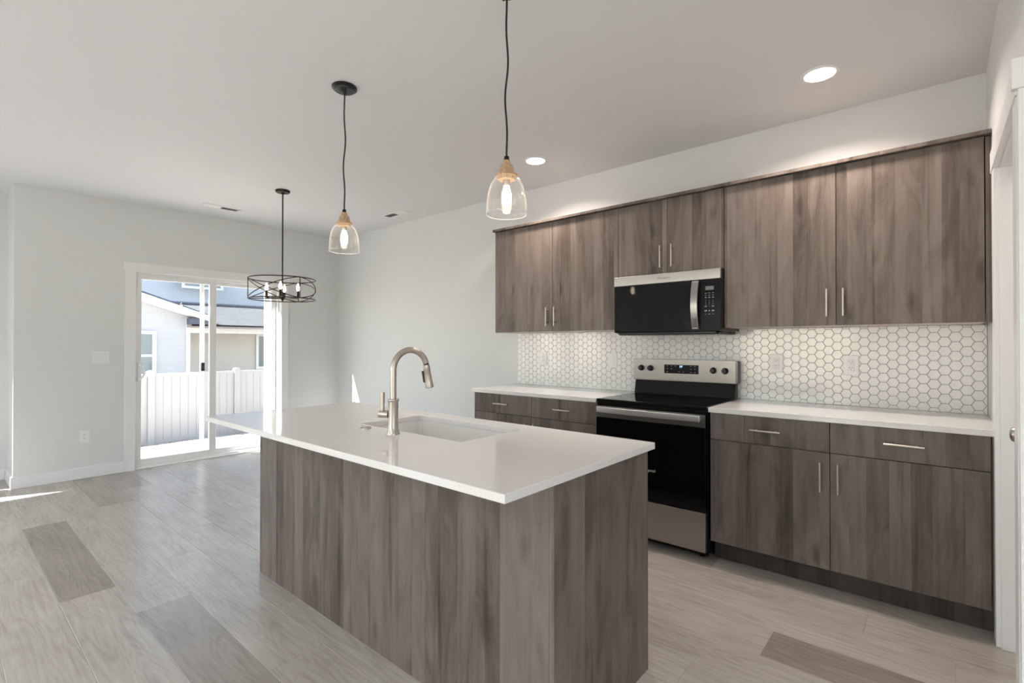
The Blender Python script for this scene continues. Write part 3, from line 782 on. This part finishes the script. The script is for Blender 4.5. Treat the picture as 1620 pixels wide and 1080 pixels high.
# ------------------------------------------------------------------ microwave
def micro():
    X0, X1, Z0, Z1 = -.7575, -.0045, 1.357, 1.7775
    r = thing('microwave', 'black over-the-range microwave with a stainless top strip', 'microwave', ((X0 + X1) / 2, -.2, Z0))
    m = MB(); m.box(X0, X1, -.372, -.014, Z0 + .012, Z1); m.box(X0 + .02, X1 - .02, -.365, -.03, Z0 - .003, Z0 + .012)
    m.build('body', M['blackenamel'], r, bevel=.002)
    ym, yb = -.401, -.3725
    box('top_strip', M['steel'], (X0 + .0, X1, ym - .001, yb, 1.7075, 1.7740), r, bevel=.003)
    d = box('door', M['blackgloss'], (X0 + .001, -.132, ym, yb, 1.372, 1.7065), r, bevel=.003)
    p = box('control_panel', M['blackgloss'], (-.1305, X1 - .001, ym, yb, 1.372, 1.7065), r, bevel=.003)
    m = MB(); n_ = 16; pts = []
    for k in range(n_ + 1):
        t_ = k / n_; z = 1.384 + (1.703 - 1.384) * t_; b_ = math.sin(PI * t_)
        pts.append((t_, z, ym - .012 - .030 * b_))
    prof = [(y, z) for _, z, y in pts] + [(y + .009, z) for _, z, y in reversed(pts)]
    m.prism(prof, 'x', -.183, -.138)
    for z in (1.388, 1.690): m.box(-.176, -.146, ym - .016, ym, z, z + .011)
    m.build('handle', M['steel'], d, bevel=.003)
    text('logo', 'Whirlpool', .022, M['logo'], r, facing_minus_y(-.381, ym - .0018, 1.741))
    box('display', M['lcd'], (-.098, -.046, ym - .0008, ym + .0001, 1.638, 1.662), p, bevel=0)
    def key(*d): box('key', M['keys'], d, p, bevel=0)
    for z in (1.618, 1.604, 1.590):
        for x in (-.096, -.074, -.051): key(x - .006, x + .006, ym - .0006, ym, z - (.0015 if z > 1.6 else .003), z + (.0015 if z > 1.6 else .003))
    for z in (1.570, 1.557, 1.546):
        for x in (-.096, -.074, -.051): key(x - .0018, x + .0018, ym - .0006, ym, z - .0025, z + .0025)
    for x in (-.096, -.051): key(x - .007, x + .007, ym - .0006, ym, 1.530, 1.536)
    key(-.0755, -.0725, ym - .0006, ym, 1.531, 1.535)
    for x, w_ in ((-.096, .008), (-.074, .004), (-.051, .008)): key(x - w_, x + w_, ym - .0006, ym, 1.500, 1.509)
    for x, w_ in ((-.096, .004), (-.074, .007), (-.051, .004)): key(x - w_, x + w_, ym - .0006, ym, 1.481, 1.485)
    m = MB(); m.box(X0 + .03, X1 - .03, -.398, -.375, 1.3595, 1.3705); m.build('vent_grille', M['black'], r, bevel=.001)
    m = MB(); m.box(X1 + .0, X1 + .004, -.10, -.05, 1.360, 1.378); m.tube([(X1 + .002, -.085, 1.374), (X1 + .012, -.075, 1.370), (X1 + .002, -.065, 1.366)], .004, 8)
    m.build('side_clip', M['nickel'], r, smooth=True)
micro()

# ------------------------------------------------------------------ outlets, switch, vents
def outlet_y(x, z, label, kind='duplex', w=.079):
    t = thing('wall_outlet', label, 'outlet', (x, -.0125, z)); y = -.0135
    if kind == 'switch': pass
    box('cover_plate', M['white'], (x - w/2, x + w/2, y - .005, y, z - .060, z + .060), t, bevel=.002)
    m = MB(); m.box(x - .0165, x + .0165, y - .0075, y - .005, z - .033, z + .033)
    s_ = m.build('receptacle', M['white'], t, bevel=.001)
    m = MB()
    for dz in (.017, -.017):
        for dx_ in (-.0062, .0062): m.box(x + dx_ - .0011, x + dx_ + .0011, y - .0079, y - .0076, z + dz - .001, z + dz + .0072)
        m.lathe([(.0022, y - .0079), (.0022, y - .0076)], (x, 0, z + dz - .0082), 10, axis='y')
    m.build('slot', M['dark'], s_)
outlet_y(.2285, 1.163, 'white outlet on the hexagon tile just right of the range')
outlet_y(.638, 1.161, 'white outlet on the hexagon tile farthest right, above the right counter')
outlet_y(-1.692, 1.160, 'white outlet on the hexagon tile farthest left, near the tile edge')
t = thing('wall_switch', 'white light switch plate on the hexagon tile left of the range', 'switch', (-.984, -.0125, 1.157))
box('cover_plate', M['white'], (-1.0235, -.9445, -.0185, -.0135, 1.097, 1.217), t, bevel=.002)
box('rocker', M['white'], (-1.0005, -.9675, -.0215, -.0185, 1.124, 1.190), t, bevel=.0015)
t = thing('wall_outlet', 'white outlet low on the left wall beside the sliding door', 'outlet', (XF, -2.681, .401))
box('cover_plate', M['white'], (XF, XF + .005, -2.720, -2.642, .341, .461), t, bevel=.002)
s_ = box('receptacle', M['white'], (XF + .005, XF + .0075, -2.698, -2.664, .368, .434), t, bevel=.001)
m = MB()
for dz in (.017, -.017):
    for d_ in (-.0062, .0062): m.box(XF + .0076, XF + .0079, -2.681 + d_ - .0011, -2.681 + d_ + .0011, .401 + dz - .001, .401 + dz + .0072)
    m.lathe([(.0022, XF + .0076), (.0022, XF + .0079)], (0, -2.681, .401 + dz - .0082), 10, axis='x')
m.build('slot', M['dark'], s_)
t = thing('switch_plate', 'white three-gang switch plate at mid height on the left wall', 'switch', (XF, -2.562, 1.163))
box('cover_plate', M['white'], (XF, XF + .005, -2.630, -2.494, 1.103, 1.223), t, bevel=.002)
for y in (-2.608, -2.562, -2.516): box('rocker', M['white'], (XF + .005, XF + .008, y - .0165, y + .0165, 1.130, 1.196), t, bevel=.0015)

def vent(cx, cy, lx, ly, label):
    t = thing('ceiling_vent', label, 'vent', (cx, cy, ZC)); m = MB(); f = .022
    m.box(cx - lx/2, cx + lx/2, cy - ly/2, cy - ly/2 + f, ZC - .006, ZC); m.box(cx - lx/2, cx + lx/2, cy + ly/2 - f, cy + ly/2, ZC - .006, ZC)
    m.box(cx - lx/2, cx - lx/2 + f, cy - ly/2 + f, cy + ly/2 - f, ZC - .006, ZC); m.box(cx + lx/2 - f, cx + lx/2, cy - ly/2 + f, cy + ly/2 - f, ZC - .006, ZC)
    m.build('frame', M['white'], t, bevel=.002)
    box('duct_shade', M['dark'], (cx - lx/2 + f, cx + lx/2 - f, cy - ly/2 + f, cy + ly/2 - f, ZC - .0012, ZC - .0002), t, bevel=0)  # flat dark plate painting the shaded opening behind the louvres
    # two banks of blades tilted opposite ways
    m = MB(); alongx = lx > ly
    L_ = (lx if alongx else ly) - 2 * f; W_ = (ly if alongx else lx) - 2 * f
    n_ = 5
    for bank in (-1, 1):
        for k in range(n_):
            q = -W_/2 + W_ * (k + .5) / n_; a0, a1 = (0.003 * bank, L_/2 * bank)
            sl = .0045 * bank
            for seg_ in range(1):
                if alongx: pr = [(cy + q - .006, ZC - .0015), (cy + q + .006, ZC - .0015 - abs(sl)), (cy + q + .006, ZC - .0022 - abs(sl)), (cy + q - .006, ZC - .0022)]
                else: pr = [(cx + q - .006, ZC - .0015), (cx + q + .006, ZC - .0015 - abs(sl)), (cx + q + .006, ZC - .0022 - abs(sl)), (cx + q - .006, ZC - .0022)]
                if bank < 0: c_ = (cy if alongx else cx) + q; pr = [(2 * c_ - a, z) for a, z in pr]
                if alongx: m.prism(pr, 'x', cx + a0, cx + a1)
                else:
                    m.prism(pr, 'y', cy + a0, cy + a1)
    m.build('louvre', M['white'], t)
vent(-4.705, -1.66, .13, .36, 'white ceiling register above the sliding door')
vent(-3.515, -.305, .38, .13, 'white ceiling register near the kitchen wall, beyond the pendants')

# ------------------------------------------------------------------ recessed lights
def can(x, y, label, power=CAN_POWER):
    t = thing('recessed_light', label, 'ceiling light', (x, y, ZC), 'recessed ceiling lights')
    MB().lathe([(.092, 0), (.092, -.004), (.088, -.007), (.074, -.007), (.070, -.001), (.070, 0)], (x, y, ZC), 40, cap=False).build('trim_ring', M['white'], t, smooth=True)
    MB().lathe([(.0725, -.0015), (.0725, -.0045), (.0001, -.0050)], (x, y, ZC), 40, cap=False).build('lens', M['canlens'], t)
    ld = bpy.data.lights.new('lamp', 'AREA'); ld.shape = 'DISK'; ld.size = .14; ld.energy = power; ld.color = CAN_COLOR if power == CAN_POWER else FILL_COLOR; ld.spread = math.radians(140)
    lo = bpy.data.objects.new('lamp', ld); COL.objects.link(lo); lo.parent = t; lo.location = (0, 0, -.0055)
can(.565, -.560, 'lit recessed ceiling light nearer the right wall')
can(-1.360, -.560, 'lit recessed ceiling light beside the right pendant, nearer the room centre')
for x, y in ((-2.4, -5.9), (.6, -5.9), (-2.4, -7.6), (.6, -7.6), (3.0, -5.0)):  # unseen fill lamps, added to brighten the room
    can(x, y, 'unseen fill light added behind the camera, built as a recessed ceiling light', FILL_POWER)

# ------------------------------------------------------------------ pendants
def pendant(x, y, label, seed):
    t = thing('pendant_light', label, 'pendant light', (x, y, ZC), 'pendant lights over the island')
    m = MB(); m.lathe([(.068, 0), (.068, -.010), (.064, -.013), (.056, -.014), (.053, -.022), (.030, -.026), (.012, -.028), (.009, -.040), (.0045, -.042)], (x, y, ZC), 40)
    cn = m.build('canopy', M['black'], t, smooth=True)
    for a in (2.6, 5.75):
        MB().lathe([(.0045, -.022), (.0045, -.030), (.003, -.032)], (x + .042 * math.cos(a), y + .042 * math.sin(a), ZC), 10).build('screw', M['black'], cn, smooth=True)
    rd = random.Random(seed); pts = []
    z0, z1 = ZC - .040, 2.040; N = 40; ph = rd.uniform(0, 6)
    for k in range(N + 1):
        q = k / N; z = z0 + (z1 - z0) * q; e = math.sin(PI * q) ** .6
        pts.append((x + e * (.0035 * math.sin(q * 15 + ph) + .003 * math.sin(q * 6)), y + e * .0035 * math.cos(q * 13 + ph), z))
    MB().tube(pts, .0040, 10).build('cord', M['cord'], t, smooth=True)
    MB().lathe([(.004, .012), (.0095, .011), (.0105, .004), (.0105, -.005), (.009, -.006)], (x, y, 2.034), 20).build('cord_grip', M['darkbronze'], t, smooth=True)
    MB().lathe([(.006, 2.030), (.014, 2.028), (.0165, 2.018), (.018, 2.012), (.026, 2.006), (.0285, 1.996), (.0320, 1.980), (.0335, 1.972), (.0445, 1.970), (.0450, 1.962), (.036, 1.960), (.034, 1.950), (.010, 1.948)], (x, y, 0), 36).build('wood_cap', M['palewood'], t, smooth=True)
    ro = [(.036, 1.9595), (.050, 1.953), (.060, 1.942), (.068, 1.926), (.0735, 1.908), (.078, 1.885), (.0805, 1.860), (.0820, 1.835), (.0828, 1.812)]
    ri = [(r - .0028, z - (.001 if i < 3 else 0)) for i, (r, z) in enumerate(ro)]
    prof = ro + [(.0820, 1.8095)] + ri[::-1]
    MB().lathe(prof, (x, y, 0), 56, cap=False).build('glass_shade', M['shadeglass'], t, smooth=True)
    MB().tube([(x + .0818*math.cos(2*PI*k/64), y + .0818*math.sin(2*PI*k/64), 1.8105) for k in range(64)], .0015, 8, closed=True).build('glass_rim', M['rimglass'], t, smooth=True)
    b = MB(); b.lathe([(.0135, 1.950), (.0135, 1.930), (.0125, 1.926)], (x, y, 0), 20); b.build('socket', M['nickel'], t, smooth=True)
    b = MB(); b.lathe([(.011, 1.926), (.013, 1.915), (.0185, 1.898), (.0200, 1.880), (.0185, 1.862), (.013, 1.849), (.004, 1.843), (.0002, 1.842)], (x, y, 0), 24, cap=False)
    b.build('bulb', M['filament'], t, smooth=True)
pendant(-1.4950, -2.140, 'clear glass pendant with pale wood cap, farther left, canopy in view', 3)
pendant(-.2820, -2.140, 'clear glass pendant with pale wood cap, nearer, cord running off the top', 8)

def chandelier():
    x, y = -3.640, -1.502; R = .288; ZT, ZB = 1.900, 1.712
    t = thing('chandelier', 'dark bronze open drum chandelier with candle bulbs before the sliding door', 'chandelier', (x, y, ZC))
    MB().lathe([(.064, 0), (.064, -.012), (.058, -.020), (.016, -.022), (.010, -.034), (.006, -.036)], (x, y, ZC), 36).build('canopy', M['darkbronze'], t, smooth=True)
    MB().tube([(x, y, ZC - .03), (x, y, 1.735)], .0062, 12).build('rod', M['darkbronze'], t, smooth=True)
    m = MB(); m.lathe([(.004, 1.694), (.009, 1.699), (.007, 1.706), (.016, 1.711), (.022, 1.718), (.022, 1.732), (.012, 1.738)], (x, y, 0), 24); m.build('hub', M['darkbronze'], t, smooth=True)
    fwd = math.radians(65.3)      # how the lamp hangs
    m = MB()
    def ring(z): return [(x + R * math.cos(2*PI*k/64), y + R * math.sin(2*PI*k/64), z) for k in range(64)]
    m.tube(ring(ZT), .0048, 8, closed=True); m.tube(ring(ZB), .0048, 8, closed=True)
    m.build('hoop', M['darkbronze'], t, smooth=True)
    base = fwd + PI
    for i in range(3):
        a = base + i * 2 * PI / 3
        m = MB(); m.tube([(x + R * math.cos(a), y + R * math.sin(a), ZB), (x + R * math.cos(a), y + R * math.sin(a), ZT)], .0045, 8)
        m.build('post', M['darkbronze'], t, smooth=True)
        for s_ in (0, 1):
            pts = []
            for k in range(25):
                q = k / 24; b_ = a + q * 2 * PI / 3; e = .5 - .5 * math.cos(PI * q)
                e = .6 * e + .4 * q
                z = (ZB + (ZT - ZB) * e) if s_ else (ZT + (ZB - ZT) * e); pts.append((x + (R + .002 * s_) * math.cos(b_), y + (R + .002 * s_) * math.sin(b_), z))
            MB().tube(pts, .0040, 8).build('strap', M['darkbronze'], t, smooth=True)
    for i in range(3):
        a = base + i * 2 * PI / 3
        MB().tube([(x, y, ZB + .008), (x + R * math.cos(a), y + R * math.sin(a), ZB)], .0040, 8).build('spoke', M['darkbronze'], t, smooth=True)
    for i in range(4):
        a = fwd - .12 + i * PI / 2; px, py = x + .135 * math.cos(a), y + .135 * math.sin(a)
        ar = MB().tube([(x, y, 1.724), (px, py, 1.724), (px, py, 1.730)], .0050, 10).build('arm', M['darkbronze'], t, smooth=True)
        MB().lathe([(.018, 1.727), (.018, 1.731), (.0105, 1.733), (.0105, 1.792), (.009, 1.794)], (px, py, 0), 20).build('candle_sleeve', M['darkbronze'], ar, smooth=True)
        MB().lathe([(.008, 1.794), (.0125, 1.806), (.0150, 1.818), (.0135, 1.834), (.008, 1.850), (.003, 1.862), (.0004, 1.866)], (px, py, 0), 20, cap=False).build('bulb', M['candle'], ar, smooth=True)
chandelier()

# ------------------------------------------------------------------ outside
m = MB(); bm = m.bm
rd = random.Random(2); nx, ny = 60, 90
V = []
for i in range(nx + 1):
    x = -5.37 - (i / nx) ** 1.2 * 18.0
    row = []
    for j in range(ny + 1):
        y = -14 + 30 * j / ny
        z = -.14 - max(0, min(1, (-5.4 - x) / 6.6)) * .74
        z += rd.uniform(-.012, .012) if x > -12 else 0
        row.append(bm.verts.new((x, y, z)))
    V.append(row)
for i in range(nx):
    for j in range(ny): bm.faces.new((V[i][j], V[i+1][j], V[i+1][j+1], V[i][j+1]))
o = m.build('gravel_yard', M['gravel'], smooth=True); o['kind'] = 'structure'
m = MB(); m.box(XE + .2, 40, -30, 20, -.3, -.15); o = m.build('side_yard', M['gravel']); o['kind'] = 'structure'
m = MB(); m.box(-60, -23.3, -40, 40, -1.1, -.9); o = m.build('far_ground', M['gravel']); o['kind'] = 'structure'

def fence():
    t = thing('vinyl_fence', 'white vinyl privacy fence beyond the sliding door', 'fence', (-12, 0, -.88))
    ys = [-.53 + 1.745 * k for k in range(-5, 7)]
    for a, b in zip(ys, ys[1:]):
        m = MB(); a2, b2 = a + .064, b - .064; n_ = 10; w_ = (b2 - a2) / n_
        for k in range(n_):
            y0 = a2 + k * w_; m.box(-12.02, -11.98, y0 + .003, y0 + w_ - .003, -.95, .60)
        m.box(-12.012, -11.988, a2, b2, -.95, .60)
        m.box(-12.03, -11.97, a2, b2, .585, .650); m.box(-12.03, -11.97, a2, b2, -.90, -.80)
        m.build('panel', M['fencevinyl'], t, bevel=.003)
    for y in ys:
        m = MB(); m.box(-12.063, -11.937, y - .0635, y + .0635, -1.0, .675)
        m.prism([(y - .072, .675), (y + .072, .675), (y + .072, .695), (y + .03, .722), (y - .03, .722), (y - .072, .695)], 'x', -12.072, -11.928)
        m.build('post', M['fencevinyl'], t, bevel=.003)
fence()
def far_window(parent, x, y0, y1, z0, z1, rail=None):
    m = frame_x(MB(), x, x + .06, y0 - .09, y1 + .09, z0 - .09, z1 + .09, .09, .09, .09, .09)
    if rail: m.box(x, x + .05, y0, y1, rail - .035, rail + .035)
    f = m.build('window', M['vinyl'], parent, bevel=.004)
    box('pane', M['darkglass'], (x + .005, x + .015, y0, y1, z0, z1), f, bevel=0)
def house_near():
    t = thing('neighbor_house', 'single-storey white gabled house with covered patio behind the fence', 'house', (-17, 0, -1))
    # gabled wing facing us
    m = MB()
    m.prism([(-4.6, -1.0), (1.39, -1.0), (1.39, 2.10), (-1.0, 3.02), (-4.6, 1.75)], 'x', -16.0, -19.9)
    m.build('gable_wall', M['siding'], t)
    box('corner_board', M['trim'], (-15.99, -15.97, 1.29, 1.40, -1.0, 2.07), t)
    m = MB(); m.prism([(-1.0, 3.16), (1.95, 2.125), (1.95, 2.09), (-1.0, 3.08)], 'x', -15.55, -19.9); m.prism([(-1.0, 3.16), (-5.1, 1.60), (-5.1, 1.52), (-1.0, 3.08)], 'x', -15.55, -19.9)
    m.build('roof', M['darktrim'], t)
    m = MB(); m.prism([(-1.0, 3.08), (1.95, 2.09), (1.95, 1.93), (-1.0, 2.90)], 'x', -15.50, -15.995)
    m.build('barge_board', M['trim'], t)
    far_window(t, -15.99, -.35, .45, .35, 1.59, .98)
    # covered patio wing, set back
    m = MB(); m.box(-18.1, -18.0, 1.39, 12, -1.0, 2.2); m.build('patio_wall', M['stucco'], t)
    far_window(t, -17.99, 4.19, 5.3, .48, 1.60)
    m = MB(); m.box(-16.12, -16.0, 1.39, 12, 1.64, 1.85); m.box(-18.0, -16.12, 1.39, 12, 1.86, 1.88); m.build('patio_beam', M['stucco'], t)
    m = MB(); m.box(-16.14, -16.02, 10.4, 10.6, -1.0, 1.64); m.build('patio_post', M['trim'], t)
    m = MB(); m.box(-15.95, -15.85, 1.30, 12, 1.80, 1.89); m.build('gutter', M['fascia'], t)
    m = MB(); m.prism([(-15.85, 1.90), (-19.4, 2.78), (-19.4, 2.70), (-15.85, 1.85)], 'y', 1.40, 12.2); m.build('patio_roof', M['shingle'], t)
    m = MB(); m.box(-15.90, -15.62, 1.28, 1.95, 1.89, 2.07); m.build('eave_return', M['darktrim'], t)
house_near()
def house_far():
    t = thing('tall_neighbor_house', 'two-storey pale blue-white sided house rising behind the gabled one', 'house', (-21, 2, -1))
    m = MB(); m.box(-28, -21.6, -6, 16, -1.0, 6.2); m.build('wall', M['siding2'], t)
    m = MB(); m.box(-21.0, -20.8, -6, 16, 2.70, 2.93); m.build('band_board', M['bandtrim'], t)
    m = MB(); m.prism([(-28.4, 6.2), (-20.6, 6.2), (-24.5, 7.9)], 'y', -6.4, 16.4); m.build('roof', M['shingle'], t)
    far_window(t, -20.99, 2.68, 3.20, 3.56, 4.7)
    far_window(t, -20.99, 3.32, 3.95, 3.56, 4.7)
house_far()
